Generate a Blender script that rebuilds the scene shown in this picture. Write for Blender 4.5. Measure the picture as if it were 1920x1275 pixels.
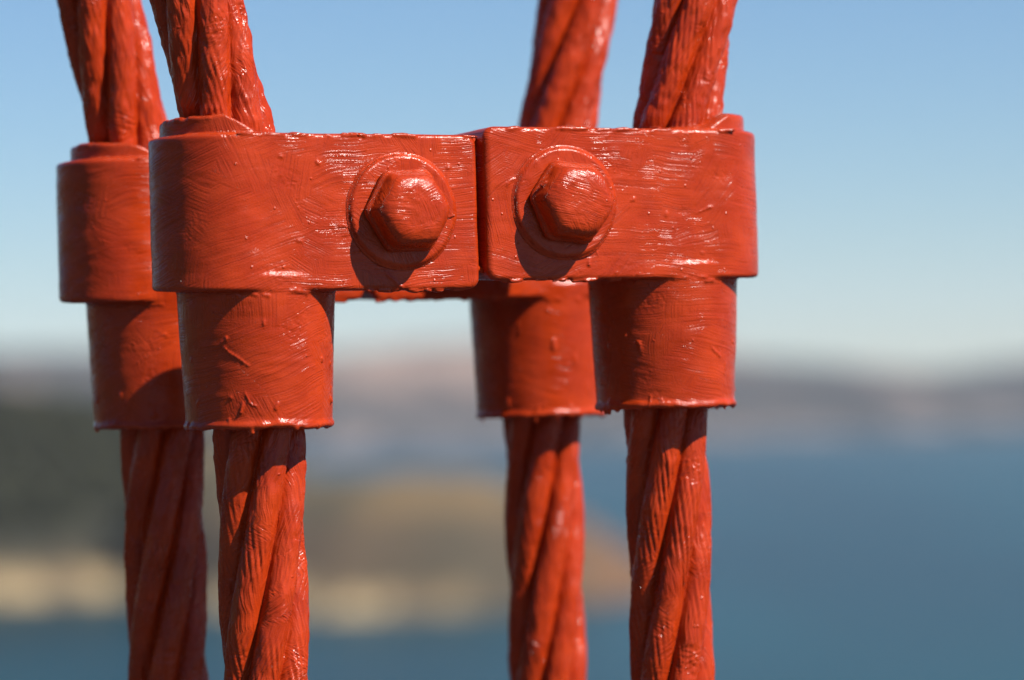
import bpy, math, random
import numpy as np
from mathutils import Matrix

random.seed(7)
scene = bpy.context.scene
for o in list(bpy.data.objects):
    bpy.data.objects.remove(o)
col = scene.collection
R_ = math.radians

# ------------------------------------------------------------------ camera
PITCH, ROLL = 0.016998, -0.026095
cam_data = bpy.data.cameras.new('camera')
cam_data.lens = 112.5
cam_data.sensor_width = 36.0
cam_data.clip_start = 0.05
cam_data.clip_end = 60000.0
cam_data.dof.use_dof = True
cam_data.dof.focus_distance = 2.455
cam_data.dof.aperture_fstop = 2.7
cam = bpy.data.objects.new('camera', cam_data)
col.objects.link(cam)
cam.matrix_world = Matrix.Rotation(math.pi / 2 + PITCH, 4, 'X') @ Matrix.Rotation(ROLL, 4, 'Z')
scene.camera = cam

# ------------------------------------------------------------------ sky, sun, exposure
SUN_EL = R_(47.5)
SUN_AZ = R_(60.0)          # to the right of straight behind the camera
sun_vec = (math.sin(SUN_AZ) * math.cos(SUN_EL), -math.cos(SUN_AZ) * math.cos(SUN_EL), math.sin(SUN_EL))
world = bpy.data.worlds.new('World')
scene.world = world
world.use_nodes = True
wn = world.node_tree
bg = wn.nodes['Background']
sky = wn.nodes.new('ShaderNodeTexSky')
sky.sky_type = 'NISHITA'
sky.sun_disc = False
sky.sun_elevation = SUN_EL
sky.sun_rotation = math.atan2(sun_vec[0], sun_vec[1])
sky.altitude = 70
sky.air_density = 1.1
sky.dust_density = 0.0
sky.ozone_density = 10.0
wn.links.new(sky.outputs['Color'], bg.inputs['Color'])
bg.inputs['Strength'].default_value = 0.053
sun_data = bpy.data.lights.new('sun', 'SUN')
sun_data.energy = 5.0
sun_data.angle = R_(0.5)
sun_data.color = (1.0, 0.95, 0.88)
sun = bpy.data.objects.new('sun', sun_data)
col.objects.link(sun)
d = Matrix(((0, 0, 0),) * 3)
from mathutils import Vector
sun.rotation_euler = (-Vector(sun_vec)).to_track_quat('-Z', 'Y').to_euler()
sun.location = (3, -3, 6)
scene.view_settings.view_transform = 'Standard'
scene.view_settings.look = 'None'
scene.view_settings.exposure = 1.05
scene.view_settings.gamma = 1.0
scene.view_settings.use_curve_mapping = False
scene.render.engine = 'CYCLES'

# ------------------------------------------------------------------ helpers
def tag(o, label=None, cat=None, group=None, kind=None):
    if label: o['label'] = label
    if cat: o['category'] = cat
    if group: o['group'] = group
    if kind: o['kind'] = kind
    return o

def empty(name, loc, rz=0.0):
    o = bpy.data.objects.new(name, None)
    o.empty_display_size = 0.05
    col.objects.link(o)
    o.location = loc
    o.rotation_euler = (0, 0, rz)
    return o

def mesh_object(name, V, F, mat, parent=None, uv=None, normals=None, smooth=True):
    """V (n,3) array, F (m,4) or (m,3) array of ints."""
    V = np.asarray(V, np.float32); F = np.asarray(F, np.int32)
    k = F.shape[1]
    me = bpy.data.meshes.new(name)
    me.vertices.add(len(V)); me.vertices.foreach_set('co', V.ravel())
    me.loops.add(F.size); me.loops.foreach_set('vertex_index', F.ravel())
    me.polygons.add(len(F))
    me.polygons.foreach_set('loop_start', np.arange(0, F.size, k, dtype=np.int32))
    me.polygons.foreach_set('loop_total', np.full(len(F), k, np.int32))
    me.polygons.foreach_set('use_smooth', np.full(len(F), smooth, bool))
    if uv is not None:
        l = me.uv_layers.new(name='paint')
        l.data.foreach_set('uv', np.asarray(uv, np.float32)[F.ravel()].ravel())
    me.update(calc_edges=True)
    me.validate()
    if normals is not None:
        me.normals_split_custom_set_from_vertices([tuple(n) for n in np.asarray(normals, float)])
    me.materials.append(mat)
    o = bpy.data.objects.new(name, me)
    col.objects.link(o)
    if parent: o.parent = parent
    return o

rng0 = np.random.RandomState(11)
TAB = rng0.rand(64, 64, 64).astype(np.float32) * 2 - 1
def vnoise(x, y, z):
    """trilinear value noise, -1..1, periodic over 64 cells"""
    xi = np.floor(x).astype(np.int32); yi = np.floor(y).astype(np.int32); zi = np.floor(z).astype(np.int32)
    fx = (x - xi); fy = (y - yi); fz = (z - zi)
    fx = fx * fx * (3 - 2 * fx); fy = fy * fy * (3 - 2 * fy); fz = fz * fz * (3 - 2 * fz)
    x0 = xi & 63; x1 = (xi + 1) & 63; y0 = yi & 63; y1 = (yi + 1) & 63; z0 = zi & 63; z1 = (zi + 1) & 63
    a = TAB[x0, y0, z0] * (1 - fx) + TAB[x1, y0, z0] * fx
    b = TAB[x0, y1, z0] * (1 - fx) + TAB[x1, y1, z0] * fx
    c = TAB[x0, y0, z1] * (1 - fx) + TAB[x1, y0, z1] * fx
    e = TAB[x0, y1, z1] * (1 - fx) + TAB[x1, y1, z1] * fx
    return (a * (1 - fy) + b * fy) * (1 - fz) + (c * (1 - fy) + e * fy) * fz

def fbm(x, y, z, octs=3):
    s = 0; a = 1.0
    for i in range(octs):
        s = s + a * vnoise(x * 2 ** i + 7.3 * i, y * 2 ** i + 3.1 * i, z * 2 ** i + 5.7 * i)
        a *= 0.5
    return s

def smin(a, b, k):
    h = np.clip(0.5 + 0.5 * (b - a) / k, 0, 1)
    return b * (1 - h) + a * h - k * h * (1 - h)

def smax(a, b, k):
    return -smin(-a, -b, k)

def rbox(dx, dy, dz, r):
    """rounded combination of three signed slab distances"""
    qx = dx + r; qy = dy + r; qz = dz + r
    out = np.sqrt(np.maximum(qx, 0) ** 2 + np.maximum(qy, 0) ** 2 + np.maximum(qz, 0) ** 2)
    return out + np.minimum(np.maximum(np.maximum(qx, qy), qz), 0) - r

def redge(d1, d2, r):
    """rounded intersection of two distances"""
    q1 = d1 + r; q2 = d2 + r
    return np.sqrt(np.maximum(q1, 0) ** 2 + np.maximum(q2, 0) ** 2) + np.minimum(np.maximum(q1, q2), 0) - r

def surface_net(S, org, h):
    """naive surface nets: S[nx,ny,nz] signed distance, inside negative"""
    nx, ny, nz = S.shape
    neg = S < 0
    cnt = np.zeros((nx - 1, ny - 1, nz - 1), np.int8)
    corners = [(i, j, k) for i in (0, 1) for j in (0, 1) for k in (0, 1)]
    for (i, j, k) in corners:
        cnt += neg[i:nx - 1 + i, j:ny - 1 + j, k:nz - 1 + k]
    act = (cnt > 0) & (cnt < 8)
    I, J, K = np.nonzero(act)
    idx = np.full(act.shape, -1, np.int32)
    idx[I, J, K] = np.arange(len(I))
    vals = {c: S[I + c[0], J + c[1], K + c[2]] for c in corners}
    P = np.zeros((len(I), 3)); n = np.zeros(len(I))
    for a in corners:
        for ax in range(3):
            if a[ax] == 0:
                b = list(a); b[ax] = 1; b = tuple(b)
                va, vb = vals[a], vals[b]
                m = (va < 0) != (vb < 0)
                t = np.where(m, va / np.where(m, va - vb, 1), 0)
                for q in range(3):
                    P[:, q] += np.where(m, a[q] + (t if q == ax else 0), 0)
                n += m
    P /= n[:, None]
    G = np.zeros((len(I), 3))
    for c in corners:
        for q in range(3):
            G[:, q] += vals[c] * (1 if c[q] else -1)
    G /= np.maximum(np.linalg.norm(G, axis=1), 1e-9)[:, None]
    V = (P + np.stack([I, J, K], 1)) * h + np.asarray(org)
    faces = []
    for ax in range(3):
        b, c = (ax + 1) % 3, (ax + 2) % 3
        sl0 = [slice(1, -1)] * 3; sl1 = [slice(1, -1)] * 3
        sl0[ax] = slice(0, -1); sl1[ax] = slice(1, None)
        n0 = neg[tuple(sl0)]; n1 = neg[tuple(sl1)]
        for flip in (False, True):
            E = np.stack(np.nonzero((n0 & ~n1) if not flip else (~n0 & n1)), 1)
            if not len(E): continue
            base = E.copy(); base[:, b] += 1; base[:, c] += 1   # grid point
            q = []
            for (db, dc) in ((-1, -1), (0, -1), (0, 0), (-1, 0)):
                p = base.copy(); p[:, b] += db; p[:, c] += dc
                q.append(idx[p[:, 0], p[:, 1], p[:, 2]])
            f = np.stack(q, 1)
            faces.append(f if not flip else f[:, ::-1])
    return V, np.concatenate(faces), G

def submesh(V, F, keep):
    f = F[keep]
    used, inv = np.unique(f.ravel(), return_inverse=True)
    return used, inv.reshape(f.shape)

def biggest(F, keep):
    """the faces of keep that form its largest connected piece"""
    ids = np.nonzero(keep)[0]
    f = F[ids]
    lab = np.arange(F.max() + 1)
    for _ in range(400):
        old = lab.copy()
        fm = lab[f].min(1)
        for q in range(f.shape[1]): np.minimum.at(lab, f[:, q], fm)
        lab = lab[lab]
        if np.array_equal(old, lab): break
    fl = lab[f[:, 0]]
    u, n = np.unique(fl, return_counts=True)
    out = np.zeros(len(F), bool)
    out[ids[fl == u[np.argmax(n)]]] = True
    return out

# ------------------------------------------------------------------ materials
class NT:
    def __init__(self, name):
        self.m = bpy.data.materials.new(name); self.m.use_nodes = True
        self.t = self.m.node_tree; self.b = self.t.nodes['Principled BSDF']
        self.out = self.t.nodes['Material Output']
    def n(self, typ, **kw):
        nd = self.t.nodes.new(typ)
        for k, v in kw.items(): setattr(nd, k, v)
        return nd
    def put(self, sock, v):
        if hasattr(v, 'is_output'): self.t.links.new(v, sock)
        else: sock.default_value = v
    def math(self, op, a, b=0.0, c=0.0, clamp=False):
        nd = self.n('ShaderNodeMath', operation=op, use_clamp=clamp)
        self.put(nd.inputs[0], a); self.put(nd.inputs[1], b); self.put(nd.inputs[2], c)
        return nd.outputs[0]
    def vmath(self, op, a, b=(0, 0, 0)):
        nd = self.n('ShaderNodeVectorMath', operation=op)
        self.put(nd.inputs[0], a); self.put(nd.inputs[1], b)
        return nd.outputs[0]
    def noise(self, vec, scale, detail=2.0, rough=0.5, dist=0.0):
        nd = self.n('ShaderNodeTexNoise')
        self.put(nd.inputs['Vector'], vec)
        nd.inputs['Scale'].default_value = scale; nd.inputs['Detail'].default_value = detail
        nd.inputs['Roughness'].default_value = rough; nd.inputs['Distortion'].default_value = dist
        return nd
    def ramp(self, v, a, b, lo=0.0, hi=1.0, smooth=True):
        nd = self.n('ShaderNodeMapRange', interpolation_type='SMOOTHSTEP' if smooth else 'LINEAR')
        self.put(nd.inputs[0], v)
        for i, x in zip((1, 2, 3, 4), (a, b, lo, hi)): nd.inputs[i].default_value = x
        return nd.outputs[0]
    def mix(self, f, a, b):
        nd = self.n('ShaderNodeMix', data_type='RGBA')
        self.put(nd.inputs[0], f); self.put(nd.inputs[6], a); self.put(nd.inputs[7], b)
        return nd.outputs[2]

def paint_material(name, kind):
    """thick brushed gloss enamel; the uv map is the unrolled surface in millimetres"""
    m = NT(name)
    uv = m.n('ShaderNodeUVMap', uv_map='paint').outputs[0]
    warp = m.noise(uv, 0.02, 2.0)
    wv = m.vmath('SUBTRACT', warp.outputs['Color'], (0.5, 0.5, 0.5))
    wv = m.vmath('MULTIPLY', wv, (11, 11, 0))
    p = m.vmath('ADD', uv, wv)
    def strokes(cell, lo, hi, wide, fine, long_, seed):
        v = m.n('ShaderNodeTexVoronoi', voronoi_dimensions='2D')
        pp = m.vmath('ADD', p, (seed, seed * 1.7, 0))
        m.put(v.inputs['Vector'], pp); v.inputs['Scale'].default_value = 1.0 / cell
        sp = m.n('ShaderNodeSeparateColor'); m.put(sp.inputs[0], v.outputs['Color'])
        ang = m.ramp(sp.outputs[0], 0, 1, lo, hi, False)
        rot = m.n('ShaderNodeVectorRotate', rotation_type='Z_AXIS')
        m.put(rot.inputs['Vector'], pp); m.put(rot.inputs['Angle'], ang)
        q = m.vmath('MULTIPLY', rot.outputs[0], (1.0 / long_, 1.0 / fine, 0))
        off = m.vmath('MULTIPLY', v.outputs['Color'], (40, 40, 0))
        q = m.vmath('ADD', q, off)
        a = m.noise(q, 1.0, 2.5, 0.6).outputs[0]
        # thin bristle ridges: sharp crests where a second stretched noise crosses its middle
        a_ = m.noise(m.vmath('MULTIPLY', m.vmath('ADD', q, (13, 7, 0)), (0.45, 0.62, 0)), 1.0, 1.0, 0.5).outputs[0]
        rg = m.math('SUBTRACT', 1.0, m.math('MULTIPLY', m.math('ABSOLUTE', m.math('SUBTRACT', a_, 0.5)), 7.0), 0.0, True)
        a = m.math('ADD', m.math('MULTIPLY', a, 0.75), m.math('MULTIPLY', rg, 0.30))
        q2 = m.vmath('MULTIPLY', q, (0.5, fine / wide, 0))
        b = m.noise(q2, 1.0, 1.0).outputs[0]
        return a, b
    if kind == 'plate':
        a1, b1 = strokes(115, -0.42, 0.08, 6.0, 1.15, 62, 3.0)
        a2, b2 = strokes(42, 0.2, 1.9, 5.0, 1.25, 38, 51.0)
    elif kind == 'rope':
        a1, b1 = strokes(40, 1.25, 1.85, 6.0, 1.5, 22, 3.0)
        a2, b2 = strokes(22, 0.6, 2.4, 4.0, 1.5, 8, 51.0)
    else:
        a1, b1 = strokes(30, -0.5, 0.9, 5.0, 1.3, 16, 3.0)
        a2, b2 = strokes(24, 0.2, 1.9, 4.0, 1.4, 12, 51.0)
    mask = m.ramp(m.noise(m.vmath('ADD', uv, (90, 40, 0)), 0.022, 2.0).outputs[0], 0.5, 0.6)
    hs = m.math('ADD', m.math('MULTIPLY', a1, m.math('SUBTRACT', 1.0, mask)), m.math('MULTIPLY', a2, mask))
    hb = m.math('ADD', m.math('MULTIPLY', b1, m.math('SUBTRACT', 1.0, mask)), m.math('MULTIPLY', b2, mask))
    strength = m.ramp(m.noise(m.vmath('ADD', uv, (11, 77, 0)), 0.03, 2.0).outputs[0], 0.3, 0.7, 0.45, 1.25)
    sa = {'plate': 0.44, 'bolt': 0.45, 'rope': 1.05}[kind]
    h = m.math('MULTIPLY', m.math('MULTIPLY', hs, sa), strength)
    h = m.math('ADD', h, m.math('MULTIPLY', hb, 0.22))
    h = m.math('ADD', h, m.math('MULTIPLY', m.noise(uv, 0.75, 2.0, 0.6).outputs[0], 0.22))
    # crumpled, re-wetted patches
    cr = m.n('ShaderNodeTexVoronoi', voronoi_dimensions='2D', feature='SMOOTH_F1')
    m.put(cr.inputs['Vector'], m.vmath('ADD', uv, m.vmath('MULTIPLY', m.noise(uv, 0.12, 2.0).outputs['Color'], (9, 9, 0))))
    cr.inputs['Scale'].default_value = 0.28
    cmask = m.ramp(m.noise(m.vmath('ADD', uv, (300, 120, 0)), 0.026, 3.0).outputs[0], 0.56, 0.70)
    h = m.math('ADD', h, m.math('MULTIPLY', m.math('MULTIPLY', cr.outputs['Distance'], cmask), -0.55 if kind != 'rope' else -1.2))
    # beads of paint
    bv = m.n('ShaderNodeTexVoronoi', voronoi_dimensions='2D')
    m.put(bv.inputs['Vector'], uv); bv.inputs['Scale'].default_value = 0.09
    bsep = m.n('ShaderNodeSeparateColor'); m.put(bsep.inputs[0], bv.outputs['Color'])
    bead = m.math('MULTIPLY', m.ramp(bv.outputs['Distance'], 0.0, 0.13, 1, 0), m.math('GREATER_THAN', bsep.outputs[1], 0.93))
    h = m.math('ADD', h, m.math('MULTIPLY', bead, 0.5))
    bp = m.n('ShaderNodeBump'); bp.inputs['Strength'].default_value = 1.0
    bp.inputs['Distance'].default_value = 0.001
    m.put(bp.inputs['Height'], h)
    m.put(m.b.inputs['Normal'], bp.outputs[0])
    cn = m.noise(uv, 0.03, 3.0).outputs[0]
    c = m.mix(m.ramp(cn, 0.3, 0.7), (0.275, 0.0208, 0.0026, 1), (0.348, 0.0308, 0.0045, 1))
    # thin streaks: stroke hollows darkened in the colour, painted-in shading contrast
    c = m.mix(m.ramp(hs, 0.50, 0.34, 0, 0.45), c, (0.190, 0.0140, 0.0020, 1))
    # thin worn spots where older darker coats show
    c = m.mix(m.ramp(m.noise(uv, 0.35, 4.0, 0.7).outputs[0], 0.66, 0.8, 0, 0.5), c, (0.165, 0.0115, 0.0032, 1))
    m.put(m.b.inputs['Base Color'], c)
    m.put(m.b.inputs['Roughness'], m.ramp(m.noise(uv, 0.05, 3.0).outputs[0], 0.3, 0.7, 0.17, 0.33))
    m.b.inputs['Specular IOR Level'].default_value = 0.42
    m.b.inputs['IOR'].default_value = 1.36
    return m.m

M_PLATE = paint_material('orange_enamel_on_casting', 'plate')
M_BOLT = paint_material('orange_enamel_on_bolt', 'bolt')
M_ROPE = paint_material('orange_enamel_on_rope', 'rope')

def simple_material(name, c1, c2, scale, rough=0.9, bump=0.0, bdist=1.0, spec=0.3):
    m = NT(name)
    g = m.n('ShaderNodeNewGeometry').outputs['Position']
    n = m.noise(g, scale, 5.0, 0.6)
    m.put(m.b.inputs['Base Color'], m.mix(m.ramp(n.outputs[0], 0.35, 0.65), c1 + (1,), c2 + (1,)))
    m.b.inputs['Roughness'].default_value = rough
    m.b.inputs['Specular IOR Level'].default_value = spec
    if bump:
        bp = m.n('ShaderNodeBump'); bp.inputs['Strength'].default_value = bump
        bp.inputs['Distance'].default_value = bdist
        m.put(bp.inputs['Height'], m.noise(g, scale * 3, 4.0).outputs[0])
        m.put(m.b.inputs['Normal'], bp.outputs[0])
    return m.m

# ------------------------------------------------------------------ the setting: water, land, deck
SEA_Z = -70.0
mw = NT('sea_water')
gp = mw.n('ShaderNodeNewGeometry').outputs['Position']
big = mw.noise(mw.vmath('MULTIPLY', gp, (0.004, 0.0015, 0)), 1.0, 4.0).outputs[0]
mw.put(mw.b.inputs['Base Color'], mw.mix(mw.ramp(big, 0.35, 0.65), (0.001, 0.017, 0.021, 1), (0.001, 0.032, 0.038, 1)))
mw.b.inputs['Roughness'].default_value = 0.32
mw.b.inputs['IOR'].default_value = 1.33
mw.b.inputs['Specular IOR Level'].default_value = 0.4
wb = mw.n('ShaderNodeBump'); wb.inputs['Strength'].default_value = 1.0; wb.inputs['Distance'].default_value = 1.5
mw.put(wb.inputs['Height'], mw.noise(mw.vmath('MULTIPLY', gp, (0.10, 0.16, 0)), 1.0, 4.0).outputs[0])
mw.put(mw.b.inputs['Normal'], wb.outputs[0])
S = 11000.0
sea = mesh_object('sea', [(-S, -S, SEA_Z), (S, -S, SEA_Z), (S, S, SEA_Z), (-S, S, SEA_Z)], [(0, 1, 2, 3)], mw.m, smooth=False)
tag(sea, 'blue green bay water stretching to the far hills', kind='structure')

def height_sheet(name, xs, ys, fn, mat, label):
    X, Y = np.meshgrid(xs, ys, indexing='ij')
    Z = fn(X, Y)
    V = np.stack([X, Y, Z], -1).reshape(-1, 3)
    nx, ny = len(xs), len(ys)
    a = (np.arange(nx - 1)[:, None] * ny + np.arange(ny - 1)[None, :]).ravel()
    F = np.stack([a, a + ny, a + ny + 1, a + 1], 1)
    return tag(mesh_object(name, V, F, mat), label, kind='structure')

def gau(X, Y, x, y, sx, sy):
    return np.exp(-((X - x) / sx) ** 2 - ((Y - y) / sy) ** 2)

# far shore and hills
def far_h(X, Y):
    n = fbm(X / 700.0, Y / 700.0, 0 * X + 0.5, 4)
    crest = 126 - np.where(X < 0, 0.046, 0.022) * X + 14 * np.sin(X / 260.0 + 1.0) - 8 / (1 + np.exp(-(X - 450) / 90.0))
    crest = np.clip(crest, 60, 260)
    t = np.clip((Y - 4500 - 160 * vnoise(X / 500.0, 0 * X, 0 * X)) / 1300.0, -0.4, 1.0)
    prof = np.where(t < 0, t * 60, (t * t * (3 - 2 * t)))
    return SEA_Z + np.where(t < 0, prof, 4 + prof * (crest + 26 * n) + 8 * n)
mh = NT('far_hillside')
gp = mh.n('ShaderNodeNewGeometry').outputs['Position']
f1 = mh.ramp(mh.noise(mh.vmath('MULTIPLY', gp, (0.006, 0.003, 0.012)), 1.0, 4.0).outputs[0], 0.42, 0.6)
c = mh.mix(f1, (0.0068, 0.0074, 0.0079, 1), (0.0258, 0.0198, 0.0165, 1))
hv = mh.n('ShaderNodeTexVoronoi'); mh.put(hv.inputs['Vector'], gp); hv.inputs['Scale'].default_value = 0.012
hs = mh.n('ShaderNodeSeparateColor'); mh.put(hs.inputs[0], hv.outputs['Color'])
town = mh.ramp(mh.noise(mh.vmath('MULTIPLY', gp, (0.004, 0.0012, 0.008)), 1.0, 2.0).outputs[0], 0.54, 0.62)
c = mh.mix(mh.math('MULTIPLY', mh.math('GREATER_THAN', hs.outputs[0], 0.45), town), c, (0.1496, 0.0986, 0.0734, 1))
fx = mh.n('ShaderNodeSeparateXYZ'); mh.put(fx.inputs[0], gp)
bx_ = mh.math('ABSOLUTE', mh.math('ADD', fx.outputs[0], 120.0))
bare = mh.math('MULTIPLY', mh.ramp(bx_, 190, 40), mh.ramp(fx.outputs[2], -15, 15))
c = mh.mix(mh.math('MULTIPLY', bare, 0.38), c, (0.26, 0.165, 0.12, 1))
shore = mh.math('MULTIPLY', mh.ramp(fx.outputs[2], -25, -50), mh.ramp(mh.noise(mh.vmath('MULTIPLY', gp, (0.007, 0.002, 0)), 1.0, 2.0).outputs[0], 0.48, 0.62))
c = mh.mix(mh.math('MULTIPLY', shore, 0.45), c, (0.24, 0.19, 0.17, 1))
mh.put(mh.b.inputs['Base Color'], c); mh.b.inputs['Roughness'].default_value = 0.95
height_sheet('far_hills', np.linspace(-5200, 5200, 420), np.linspace(4200, 7400, 110), far_h, mh.m,
             'hazy grey hills with a pinkish town on the far shore')

# near headland: wooded hill on the left, dry brown point running out to the right
def near_h(X, Y):
    n = fbm(X / 60.0, Y / 60.0, 0 * X + 3.5, 4)
    cy = np.interp(X, [-620, -150, -100, -60, 110], [1345, 1325, 1235, 1190, 1180])
    t = np.abs(Y - cy) / 150.0
    # crest height along the point, from the wooded hill on the left to the low tip on the right
    crest = np.interp(X, [-620, -330, -215, -165, -146, -114, -90, -77, -12, 15, 48, 75, 110], [80, 74, 64, 58, 54, 50, 44, 40, 41, 33, 12, -6, -14])
    fade = np.interp(X, [-620, -20, 60, 110], [1.0, 1.0, 0.7, 0.5])
    prof = np.clip(1 - (t / fade) ** 2.2, -0.6, 1)
    bench = 7.0 * np.clip((1.28 - t) / 0.2, 0, 1) * np.clip((40 - X) / 80.0, 0, 1)
    return SEA_Z - 5 + np.where(prof > 0, crest * prof, 12 * prof) + bench + 2.6 * n
ml = NT('dry_headland')
gp = ml.n('ShaderNodeNewGeometry').outputs['Position']
sx = ml.n('ShaderNodeSeparateXYZ'); ml.put(sx.inputs[0], gp)
hz = ml.math('ADD', sx.outputs[2], ml.math('MULTIPLY', ml.math('SUBTRACT', ml.noise(gp, 0.03, 3.0).outputs[0], 0.5), 14.0))
c = ml.mix(ml.ramp(ml.noise(gp, 0.02, 4.0).outputs[0], 0.4, 0.6), (0.0523, 0.0329, 0.0151, 1), (0.0374, 0.0275, 0.0131, 1))
c = ml.mix(ml.ramp(hz, -45, -36), c, ml.mix(ml.ramp(ml.noise(ml.vmath('MULTIPLY', gp, (0.03, 0.012, 0.03)), 1.0, 2.0).outputs[0], 0.42, 0.58), (0.0410, 0.0322, 0.0116, 1), (0.1008, 0.0618, 0.0218, 1)))
sandy = ml.math('MULTIPLY', ml.ramp(hz, -59, -63), ml.ramp(sx.outputs[0], -5, -45))
sand_c = ml.mix(ml.ramp(ml.noise(ml.vmath('MULTIPLY', gp, (0.075, 0.02, 0.09)), 1.0, 2.5, 0.6).outputs[0], 0.44, 0.58), (0.1120, 0.0772, 0.0388, 1), (0.2689, 0.1947, 0.0971, 1))
c = ml.mix(sandy, c, sand_c)
c = ml.mix(ml.ramp(sx.outputs[0], 5, 35), c, (0.0896, 0.0417, 0.0146, 1))
c = ml.mix(ml.math('MULTIPLY', ml.ramp(sx.outputs[0], -125, -155), ml.ramp(hz, -58, -52)), c, (0.0165, 0.0161, 0.0068, 1))
ml.put(ml.b.inputs['Base Color'], c); ml.b.inputs['Roughness'].default_value = 0.95
height_sheet('headland', np.linspace(-620, 110, 220), np.linspace(930, 1650, 160), near_h, ml.m,
             'dry brown headland with a pale sandy shore running into the bay')

# the coast the bridge runs to: unseen hills added to darken reflections and fill
def coast_h(X, Y):
    n = fbm(X / 420.0, Y / 420.0, 0 * X + 8.5, 4)
    t = np.clip((-620 - X + 130 * vnoise(Y / 300.0, 0 * X, 0 * X + 2)) / 700.0, -0.3, 1)
    south = np.clip((Y + 2600) / 500.0, 0, 1) * np.clip((2300 - Y) / 700.0, 0, 1)
    return SEA_Z - 8 + np.where(t < 0, 60 * t, 40 * np.clip(t * 6, 0, 1) + 270 * t * t * (3 - 2 * t) * (1 + 0.22 * n)) * south + 6 * n
mc = simple_material('scrub_hillside', (0.030, 0.032, 0.017), (0.085, 0.062, 0.034), 0.012)
height_sheet('unseen_coastal_hills', np.linspace(-3400, -540, 150), np.linspace(-2700, 2500, 200), coast_h, mc,
             'dark scrub covered coastal hills out of view, added to shade the left sides')

# the dark wood on the left slope: one mass of trees
def make_wood():
    rs = np.random.RandomState(5)
    ph = (1 + 5 ** 0.5) / 2
    ico = np.array([(-1, ph, 0), (1, ph, 0), (-1, -ph, 0), (1, -ph, 0), (0, -1, ph), (0, 1, ph), (0, -1, -ph), (0, 1, -ph),
                    (ph, 0, -1), (ph, 0, 1), (-ph, 0, -1), (-ph, 0, 1)]) / math.sqrt(1 + ph * ph)
    fi = np.array([(0, 11, 5), (0, 5, 1), (0, 1, 7), (0, 7, 10), (0, 10, 11), (1, 5, 9), (5, 11, 4), (11, 10, 2), (10, 7, 6), (7, 1, 8),
                   (3, 9, 4), (3, 4, 2), (3, 2, 6), (3, 6, 8), (3, 8, 9), (4, 9, 5), (2, 4, 11), (6, 2, 10), (8, 6, 7), (9, 8, 1)])
    Vs, Fs = [], []; k = 0
    cnt = 0
    while cnt < 2300:
        x = rs.uniform(-520, -120); y = rs.uniform(1120, 1480)
        z = float(near_h(np.array([x]), np.array([y]))[0])
        lim = -48 + 0.0 * x
        if z < lim or (x > -155 and rs.rand() < (x + 155) / 25.0): continue
        r = rs.uniform(3.5, 7.5)
        for q in range(2):
            off = rs.uniform(-1, 1, 3) * r * 0.5
            v = ico * (r * (1 - 0.25 * q)) * rs.uniform(0.75, 1.2, (12, 1)) * np.array([1, 1, 1.15])
            Vs.append(v + np.array([x, y, z + r * 0.8]) + off * np.array([1, 1, 0.7])); Fs.append(fi + k); k += 12
        cnt += 1
    o = mesh_object('woodland', np.concatenate(Vs), np.concatenate(Fs),
                    simple_material('dark_foliage', (0.0070, 0.0076, 0.0012), (0.0145, 0.0142, 0.0024), 0.12), smooth=False)
    tag(o, 'dark green woodland covering the hill at the left', 'woodland', kind='stuff')
make_wood()

# the walkway the ropes come down to, below the picture
def box(name, x0, x1, y0, y1, z0, z1, mat, parent=None):
    V = [(x, y, z) for x in (x0, x1) for y in (y0, y1) for z in (z0, z1)]
    F = [(0, 1, 3, 2), (4, 6, 7, 5), (0, 4, 5, 1), (2, 3, 7, 6), (0, 2, 6, 4), (1, 5, 7, 3)]
    return mesh_object(name, V, F, mat, parent, smooth=False)
DECK_Z = -1.62
deck = box('bridge_walkway', -25, 25, -3.0, 3.2, DECK_Z - 0.35, DECK_Z,
           simple_material('walkway_asphalt', (0.05, 0.05, 0.05), (0.075, 0.073, 0.07), 3.0, 0.9, 0.3, 0.003))
tag(deck, 'dark grey bridge walkway', kind='structure')

# ------------------------------------------------------------------ suspender layout (metres)
YAW = 0.41909
UX, UY = math.cos(YAW), math.sin(YAW)
FL = (-0.19490, 2.44739)
SPAN, DEPTH = 0.34781, 0.24272
def rope_xy(right, rear):
    a = SPAN if right else 0.0; b = DEPTH if rear else 0.0
    return (FL[0] + a * UX - b * UY, FL[1] + a * UY + b * UX)

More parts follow.
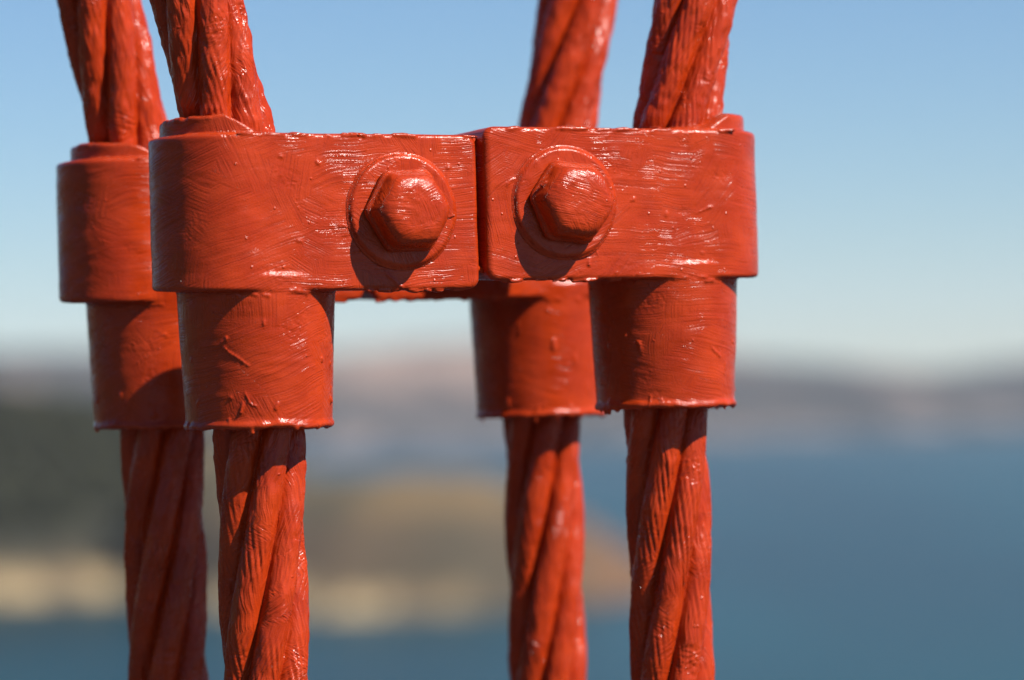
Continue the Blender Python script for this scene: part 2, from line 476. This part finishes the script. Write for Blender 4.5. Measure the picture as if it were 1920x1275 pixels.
# ------------------------------------------------------------------ wire ropes
def make_rope(right, rear, phase_deg, z_phase, slope, z_top, label, step, seed):
    """six strands laid in a right-hand helix round a curved axis; millimetres along the axis"""
    bx, by = rope_xy(right, rear)
    root = empty('wire_rope', (bx, by, DECK_Z))
    tag(root, label, 'rope', 'suspender ropes held by the clamps')
    out = (1 if right else -1)
    LB = 175.0
    fine = np.arange(-290, 480, step)
    L = np.concatenate([np.arange(DECK_Z * 1000 - 20, -290, 22.0), fine, np.arange(480, 2400, 22.0)])
    zb = z_top * 1000 - LB
    s = L - zb
    k = slope / LB
    off = np.where(s < 0, 0, np.where(s < LB, 0.5 * k * s * s, 0.5 * k * LB * LB + slope * (s - LB)))
    sl = np.clip(k * s, 0, slope)
    ax = off * out * UX; ay = off * out * UY
    w = 2 * math.pi / 680.0
    rs_, hr = 11.7, 22.4
    nd = 61 if not rear else 43
    dl = np.radians(np.linspace(-30.6, 30.6, nd))
    Rp = hr * np.cos(dl) + np.sqrt(np.maximum(rs_ ** 2 - (hr * np.sin(dl)) ** 2, 0.5))
    base = smax(Rp, np.full_like(Rp, 24.0), 1.6)
    for kx in range(6):
        c0 = math.radians(phase_deg + 30 + 60 * kx) + w * (L - z_phase)      # strand centre angle, 0 faces the camera
        ang = c0[:, None] + dl[None, :]
        # position angle round the strand's own centre, for the wires
        yy = base[None, :] * np.sin(dl)[None, :]; xx = base[None, :] * np.cos(dl)[None, :] - hr
        psi = np.arctan2(yy, xx) + c0[:, None]
        wire = np.abs(np.cos(8.0 * (psi + 0.0245 * L[:, None] + kx * 0.7)))
        px = base[None, :] * np.sin(ang); py = -base[None, :] * np.cos(ang); Lz = np.broadcast_to(L[:, None], ang.shape)
        m1 = np.clip(0.48 + 0.95 * vnoise(px / 15 + seed, py / 15, Lz / 40) + 0.3 * vnoise(px / 5, py / 5, Lz / 12 + seed), 0.0, 1.15)
        up = np.clip((Lz - z_top * 1000) / 25.0, 0, 1)
        m1 = m1 * (1 - 0.5 * up)
        edge = np.clip((26.5 - np.degrees(np.abs(dl)))[None, :] / 8.0, 0, 1)
        r = base[None, :] + (wire ** 0.65 - 0.6) * 2.1 * m1 * edge
        r = r + 0.85 * fbm(px / 14 + seed, py / 14, Lz / 30, 2) + 0.35 * vnoise(px / 3.2, py / 3.2 + seed, Lz / 9.0)
        near = np.exp(-np.clip(Lz - z_top * 1000, 0, 999) / 30.0) * (Lz > z_top * 1000 - 20)
        r = r + near * 1.1 * vnoise(px / 5, py / 5 + seed, Lz / 5.0)
        r = r + (0.28 + 0.5 * up) * fbm(px / 4.5 + 3, py / 4.5 + seed, Lz / 9.0, 2)
        # lumps of paint
        lump = np.clip(vnoise(px / 5 + 20, py / 5 + seed, Lz / 7) - 0.55, 0, 1)
        r = r + lump * 2.2
        # thick paint where the rope enters the casting
        r = r + 1.2 * np.exp(-((Lz - z_top * 1000 - 4) / 9.0) ** 2)
        inner = np.full((len(L), 1), 17.0)
        rr = np.concatenate([inner, r, inner], 1)
        aa = np.concatenate([ang[:, :1], ang, ang[:, -1:]], 1)
        X = rr * np.sin(aa); Y = -rr * np.cos(aa)
        # tilt the cross-section with the axis
        lat = X * UX + Y * UY
        Z = L[:, None] - lat * out * sl[:, None]
        V = np.stack([X + ax[:, None], Y + ay[:, None], Z], -1) / 1000.0
        V[..., 2] -= DECK_Z
        nw = nd + 2
        i = np.arange(len(L) - 1)[:, None] * nw
        j = np.arange(nw)[None, :]
        j2 = (j + 1) % nw
        F = np.stack([(i + j), (i + j2), (i + nw + j2), (i + nw + j)], -1).reshape(-1, 4)
        arc = 24.0 * (np.concatenate([dl[:1], dl, dl[-1:]]))[None, :] + 0 * rr + 71.0 * kx + seed * 13
        # strokes follow the length of the rope
        uv = np.stack([arc, np.broadcast_to(L[:, None], rr.shape)], -1).reshape(-1, 2)
        Vf = V.reshape(-1, 3)
        mesh_object('strand', Vf, F, M_ROPE, root, uv)
    return root

Z_OFF = {(0, 0): 0.0, (1, 0): 6.5, (0, 1): 0.5, (1, 1): 0.5}
make_rope(0, 0, 13, -132.0, 0.222, 0.205, 'near left painted steel rope, in sun beside the front clamp\'s left bolt', 2.0, 1.0)
make_rope(1, 0, -36, -165.0, 0.19, 0.212, 'near right painted steel rope coming down through the front clamp\'s right collar', 2.0, 5.0)
make_rope(0, 1, 5, -150.0, 0.21, 0.205, 'leftmost painted steel rope, its lower length wholly in shadow', 3.0, 9.0)
make_rope(1, 1, -28, -165.0, 0.20, 0.205, 'blurred rear rope just left of the near right one, lower length in sun', 3.0, 13.0)

# ------------------------------------------------------------------ clamp castings (signed distance field, millimetres)
HT = 59.0      # half thickness of the casting
def add_blob(S, org, h, a, b, r, k):
    """smooth-union a capsule a-b of radius r into the field, locally"""
    a = np.asarray(a, float); b = np.asarray(b, float)
    lo = np.floor((np.minimum(a, b) - r - 3 * k - org) / h).astype(int); hi = np.ceil((np.maximum(a, b) + r + 3 * k - org) / h).astype(int) + 1
    lo = np.maximum(lo, 0); hi = np.minimum(hi, S.shape)
    if np.any(hi <= lo): return
    g = np.meshgrid(*[np.arange(lo[i], hi[i]) * h + org[i] for i in range(3)], indexing='ij')
    ab = b - a; t = np.clip(sum((g[i] - a[i]) * ab[i] for i in range(3)) / max(ab @ ab, 1e-6), 0, 1)
    dd = np.sqrt(sum((g[i] - a[i] - t * ab[i]) ** 2 for i in range(3))) - r
    sl = tuple(slice(lo[i], hi[i]) for i in range(3))
    S[sl] = smin(S[sl], dd, k)

def casting_mesh(length, h, seed, slope, cx):
    """local: x from the rope axis towards the seam, y away from the camera, z up from the collar's lower edge at 80.5"""
    rs = np.random.RandomState(seed)
    z0, z1 = 80.5, 201.5
    zc = -20.0
    org = np.array([-86.0, -67.0, -30.0])
    dims = [int((length + 16 + 86) / h), int(134 / h), int((232 + 22) / h)]
    X, Y, Z = np.meshgrid(*[(np.arange(dims[i]) * h + org[i]).astype(np.float32) for i in range(3)], indexing='ij')
    # collar + flange: round outer end, flat faces
    rad = np.where(X < cx, np.sqrt((X - cx) ** 2 + Y ** 2), np.abs(Y)) - HT
    endd = X - length
    zslab = np.maximum(z0 + 0.05 * (Y + HT) - Z, Z - z1)
    endz = redge(endd, zslab, 10.0)
    plan = redge(rad, endz, 5.0)
    body = redge(plan, zslab, 2.8)
    # tapered cup round the rope
    cr = 55.8 + (Z - zc) * (4.6 / 100.0)
    cup = redge(np.sqrt(X * X + Y * Y) - cr, np.maximum(zc - Z, Z - 95), 2.5)
    # lip of paint hanging round the cup's lower edge
    q = np.sqrt(X * X + Y * Y) - 55.0
    th_ = np.arctan2(Y, X)
    lip = np.sqrt(q * q + (Z - (zc + 1.6 + 0.9 * vnoise(th_ * 5 + seed, 0 * X, 0 * X))) ** 2) - 2.2 - 0.7 * vnoise(th_ * 8, 0 * X + seed, 0 * X)
    cup = smin(cup, lip, 3.0)
    # worn sleeve proud of the collar on the outer side
    sr = np.where(X < -16.0, np.sqrt((X + 16.0) ** 2 + Y ** 2), np.sqrt((0.62 * (X + 16.0)) ** 2 + Y ** 2)) - 55.2
    top = z1 + 12.8 - np.maximum(0, X + 38) * 0.52 + 1.3 * vnoise(X / 13 + seed, Y / 13, 0 * X)
    sleeve = redge(sr, np.maximum(150 - Z, Z - top), 3.0)
    S = smin(body, cup, 2.6)
    S = smin(S, sleeve, 2.2)
    # fillet of paint round the rope where it leaves the top
    ox = -0.5 * slope / 175.0 * 175.0 ** 2
    pf = np.sqrt((X - ox) ** 2 + Y ** 2) - 35.0 - 0.0 * Z
    S = smin(S, np.maximum(pf, np.abs(Z - z1 + 3) - 5.0), 6.0)
    del rad, endd, endz, zslab, plan, body, cr, cup, q, lip, th_, sr, top, sleeve, pf
    # beads, runs and drips (camera side and ends)
    for i in range(11):
        th = rs.uniform(-math.pi * 0.62, math.pi * 0.62) - math.pi / 2
        r = rs.uniform(0.9, 2.0); L = rs.uniform(0, 2.5) if rs.rand() < 0.8 else rs.uniform(2, 4)
        x, y = 54.5 * math.cos(th), 54.5 * math.sin(th)
        add_blob(S, org, h, (x, y, zc + 0.5), (x, y, zc - L), r, 1.5)
    for i in range(12):
        x = rs.uniform(60, length - 6); y = -HT + rs.uniform(1, 5)
        r = rs.uniform(0.8, 1.7)
        add_blob(S, org, h, (x, y, z0 + 1), (x + rs.uniform(2, 9), y, z0 + rs.uniform(0, 1.0)), r, 1.8)
    for i in range(7):
        x = rs.uniform(60, length - 6); y = HT - rs.uniform(1, 6)
        add_blob(S, org, h, (x, y, z0 + 1), (x + rs.uniform(-3, 3), y, z0 - rs.uniform(0, 2.0)), rs.uniform(1.4, 2.6), 2.2)
    for i in range(5):                        # beads on the flat face
        x = rs.uniform(-10, length - 4); z = rs.uniform(z0 + 3, z1 - 3)
        r = rs.uniform(0.7, 1.3)
        add_blob(S, org, h, (x, -HT + 0.5 * r, z), (x + rs.uniform(-3, 3), -HT + 0.5 * r, z - rs.uniform(0, 2.5)), r, 1.3)
    for i in range(9):                        # runs on the cup
        th = rs.uniform(-math.pi * 0.5, math.pi * 0.45) - math.pi / 2
        z = rs.uniform(zc + 4, z0 - 6) if rs.rand() < 0.4 else rs.uniform(zc + 3, zc + 26)
        L = rs.uniform(0, 9); rr = 55.6 + (z - zc) * 0.046
        r = rs.uniform(0.8, 1.7)
        x, y = rr * math.cos(th), rr * math.sin(th)
        add_blob(S, org, h, (x, y, z), (x * 0.995 + rs.uniform(-2.5, 2.5), y * 0.995, z - L), r, 1.4)
    for i in range(16):                       # ragged bead along the upper front edge and the junction of cup and flange
        x = rs.uniform(-40, length - 5)
        add_blob(S, org, h, (x, -HT + 1.0, z1 - 1.6), (x + rs.uniform(3, 20), -HT + 1.0, z1 - 1.6 - rs.uniform(0, 1.5)), rs.uniform(0.7, 1.3), 1.8)
    for i in range(12):
        th = rs.uniform(-1.0, 0.75) - math.pi / 2
        x, y = 60.0 * math.cos(th), 60.0 * math.sin(th)
        th2 = th + rs.uniform(0.05, 0.2); x2, y2 = 60.0 * math.cos(th2), 60.0 * math.sin(th2)
        add_blob(S, org, h, (x, max(y, -59.3), z0 + rs.uniform(-2, 3)), (x2, max(y2, -59.3), z0 + rs.uniform(-2, 3)), rs.uniform(0.8, 1.5), 1.5)
    for i in range(26):                       # paint packed round the rope where it leaves the top, and on the sleeve
        a = rs.uniform(0, 2 * math.pi); a2 = a + rs.uniform(0.1, 0.35); rr = rs.uniform(34, 41) if i < 16 else rs.uniform(42, 52)
        zz = z1 + (rs.uniform(0, 5) if i < 16 else 11.0)
        x, x2 = ox + rr * math.cos(a), ox + rr * math.cos(a2)
        if i >= 16 and max(x, x2) > -40: continue
        if max(x, x2) > -38 and i < 16: zz = z1 + rs.uniform(-1, 2.5)
        add_blob(S, org, h, (x, rr * math.sin(a), zz), (x2, rr * math.sin(a2), zz), rs.uniform(1.0, 2.2), 2.2)
    for i in range(8):                        # folds and drag marks in the thick coat
        on_cup = rs.rand() < 0.5
        if on_cup:
            a0 = rs.uniform(-math.pi * 0.45, math.pi * 0.4) - math.pi / 2; zz = rs.uniform(zc + 8, z0 - 6)
        else:
            a0 = rs.uniform(-40, length - 12); zz = rs.uniform(z0 + 6, z1 - 6)
        da = rs.uniform(-1, 1) * 2.2; dz = rs.uniform(-1, 1) * 2.0; r = rs.uniform(0.45, 0.8)
        last = None
        for q in range(rs.randint(3, 9)):
            if on_cup:
                rr = 55.9 + (zz - zc) * 0.046; pt = (rr * math.cos(a0), rr * math.sin(a0), zz); a0 += da / 58.0
            else:
                pt = (a0, -HT, zz) if a0 > -20 else (-20 + HT * math.sin((a0 + 20) / HT), -HT * math.cos((a0 + 20) / HT), zz); a0 += da
            if last is not None: add_blob(S, org, h, last, pt, r, 1.1)
            last = pt; zz += dz; da += rs.uniform(-1, 1); dz += rs.uniform(-1, 1); r *= 0.95
    if length < 170:                          # web of paint bridging the top of the seam, and a scrap low down
        add_blob(S, org, h, (length - 4, -44, z1 - 5.5), (length + 9, -40, z1 - 5.5), 3.6, 4.0)
        add_blob(S, org, h, (length - 4, -30, z1 - 5.0), (length + 9, -30, z1 - 4.0), 4.0, 4.0)
        add_blob(S, org, h, (length - 3, -50, z0 + 19), (length + 9, -47, z0 + 15), 2.2, 3.0)
    # uneven coats
    m = np.abs(S) < 5.0
    xs, ys, zs = X[m], Y[m], Z[m]
    nse = 0.50 * vnoise(xs / 34 + seed, ys / 34, zs / 34) + 0.24 * vnoise(xs / 16, ys / 16 + seed, zs / 12) \
        + 0.13 * vnoise(xs / 14 + seed, ys / 14, zs / 4.2)
    S[m] += nse
    return surface_net(S, org, h)

def make_clamp(name, rear, label, h, seed):
    bx, by = rope_xy(0, rear)
    root = empty(name, (bx, by, -0.020), YAW)
    tag(root, label, 'clamp', 'bolted rope clamps')
    for right in (0, 1):
        length = 179.4 if right else 162.0
        V, F, G = casting_mesh(length, h, seed + 31 * right, 0.19 if right else 0.222, -24.5 if rear else -21.2)
        zf = V[F, 2].mean(1)
        # unrolled paint coordinates
        x, y, z = V[:, 0], V[:, 1], V[:, 2]
        thb = np.arctan2(-(x + 20.0), -y)          # 0 on the front face, grows round the outer end
        sb = np.where(x > -20, x, -20 - thb * HT)
        thc = np.arctan2(x, -y)
        sc = thc * 59.0
        topf = np.abs(G[:, 2]) > 0.75
        tb = z + np.where(topf, -y, 0)
        uvb = np.stack([sb + seed * 17 + right * 400, tb], 1)
        uvc = np.stack([sc + seed * 17 + right * 400 + 190, tb], 1)
        sgn = -1.0 if right else 1.0
        V2 = V.copy(); V2[:, 0] = V[:, 0] * sgn + (SPAN * 1000 if right else 0)
        G2 = G.copy(); G2[:, 0] *= sgn
        V2[:, 2] += Z_OFF[(right, rear)] + 20.0
        V2 /= 1000.0
        Fx = F[:, ::-1] if right else F
        def piece(pname, keep, uv, parent):
            used, f = submesh(V2, Fx, keep)
            return mesh_object(pname, V2[used], f, M_PLATE, parent, uv[used], G2[used])
        rf = np.hypot(V[F, 0].mean(1), V[F, 1].mean(1))
        k_cup = biggest(F, (zf < 80.0) & (rf < 64.0))
        k_slv = biggest(F, zf > 202.8)
        body = piece('clamp_half', biggest(F, ~k_cup & ~k_slv), uvb, root)
        piece('cup', k_cup, uvc, body)
        piece('sleeve', k_slv, uvb, body)
    return root

front_clamp = make_clamp('rope_clamp', 0, 'sharp front clamp with two hexagon bolt heads joining the two near ropes', 1.15, 3)
rear_clamp = make_clamp('rope_clamp', 1, 'blurred rear clamp behind the bolted one, joining the two far ropes', 1.9, 8)

# ------------------------------------------------------------------ bolts
def washer_mesh(h, seed):
    org = np.array([-50.0, -10.0, -50.0])
    dims = [int(100 / h), int(20 / h), int(100 / h)]
    X, Y, Z = np.meshgrid(*[(np.arange(dims[i]) * h + org[i]).astype(np.float32) for i in range(3)], indexing='ij')
    rr = np.sqrt(X * X + Z * Z)
    S = redge(rr - 42.5, np.maximum(-4.2 - Y, Y - 3.0), 2.6)
    # skirt of paint drawn out on to the casting
    S = smin(S, redge(rr - 45.5, np.maximum(-0.6 - Y, Y - 3.0), 0.6), 4.5)
    S += 0.7 * vnoise(X / 22 + seed, Y / 22, Z / 22) + 0.22 * vnoise(X / 6, Y / 6 + seed, Z / 6)
    return surface_net(S, org, h)

def head_mesh(h, rot, taper, seed):
    org = np.array([-44.0, -46.0, -44.0])
    dims = [int(88 / h), int(48 / h), int(88 / h)]
    X, Y, Z = np.meshgrid(*[(np.arange(dims[i]) * h + org[i]).astype(np.float32) for i in range(3)], indexing='ij')
    P = -Y                                    # height out of the plate
    sc = 1.0 + taper * np.clip(P / 34.0, 0, 1.2)
    hexd = np.full(X.shape, -99.0, np.float32)
    for i in range(6):
        a = rot + math.pi / 2 + i * math.pi / 3
        hexd = smax(hexd, X * math.cos(a) + Z * math.sin(a) - 29.0 * sc, 4.2)
    rr = np.sqrt(X * X + Z * Z)
    # domed, chamfered outer face
    dome = (P - 26.5) + rr * rr / 520.0
    cham = (rr - 27.8) * 0.72 + (P - 21.5) * 0.70
    S = smax(smax(hexd, dome, 5.0), cham, 6.0)
    S = np.maximum(S, -P + 2.0)
    # paint gathered round the foot of the head
    S = smin(S, redge(hexd - 2.0, np.abs(P - 4.5) - 2.0, 1.0), 5.0)
    rs = np.random.RandomState(seed)
    for i in range(2):
        a = rs.uniform(0, 6.28); p = rs.uniform(8, 28)
        x, z = 29 * math.cos(a), 29 * math.sin(a)
        add_blob(S, org, h, (x, -p, z), (x + rs.uniform(-3, 3), -p - rs.uniform(-3, 3), z + rs.uniform(-3, 3)), rs.uniform(1.0, 1.8), 1.6)
    S += 0.55 * vnoise(X / 18 + seed, Y / 18, Z / 18) + 0.34 * vnoise(X / 7, Y / 7 + seed, Z / 7) + 0.16 * vnoise(X / 3, Y / 3, Z / 3 + seed)
    return surface_net(S, org, h)

def bolt_uv(V, G, seed):
    fr = np.abs(G[:, 1]) > 0.6
    th = np.arctan2(V[:, 2], V[:, 0])
    return np.stack([np.where(fr, V[:, 0], th * 29) + seed * 50, np.where(fr, V[:, 2], V[:, 1] + 130)], 1)

def make_bolt(clamp, u, z, rot, taper, seed, h):
    V, F, G = head_mesh(h, rot, taper, seed)
    b = mesh_object('bolt_head', V / 1000.0, F, M_BOLT, clamp, bolt_uv(V, G, seed), G)
    b.location = (u / 1000.0, (-HT - 3.6) / 1000.0, (z + 20) / 1000.0)
    V, F, G = washer_mesh(h, seed)
    w = mesh_object('washer', V / 1000.0, F, M_BOLT, b, bolt_uv(V, G, seed + 2), G)
    w.location = (-2.0 / 1000.0, 3.6 / 1000.0, 0)
    return b
for clamp, hh in ((front_clamp, 0.9), (rear_clamp, 1.8)):
    make_bolt(clamp, 99.5, 141.6, 0.03, -0.09, 4, hh)
    make_bolt(clamp, 236.5, 148.1, -0.10, -0.06, 9, hh)

# ------------------------------------------------------------------ the air
mz = bpy.data.materials.new('sea_haze'); mz.use_nodes = True
nt = mz.node_tree
nt.nodes.remove(nt.nodes['Principled BSDF'])
pv = nt.nodes.new('ShaderNodeVolumePrincipled')
pv.inputs['Color'].default_value = (0.78, 0.89, 1.0, 1)
pv.inputs['Density'].default_value = 0.3e-4
pv.inputs['Anisotropy'].default_value = 0.0
nt.links.new(pv.outputs[0], nt.nodes['Material Output'].inputs['Volume'])
haze = box('haze', -11200, 11200, -11200, 11200, SEA_Z - 60, 330, mz)
tag(haze, 'pale sea haze lying over the bay', kind='stuff')
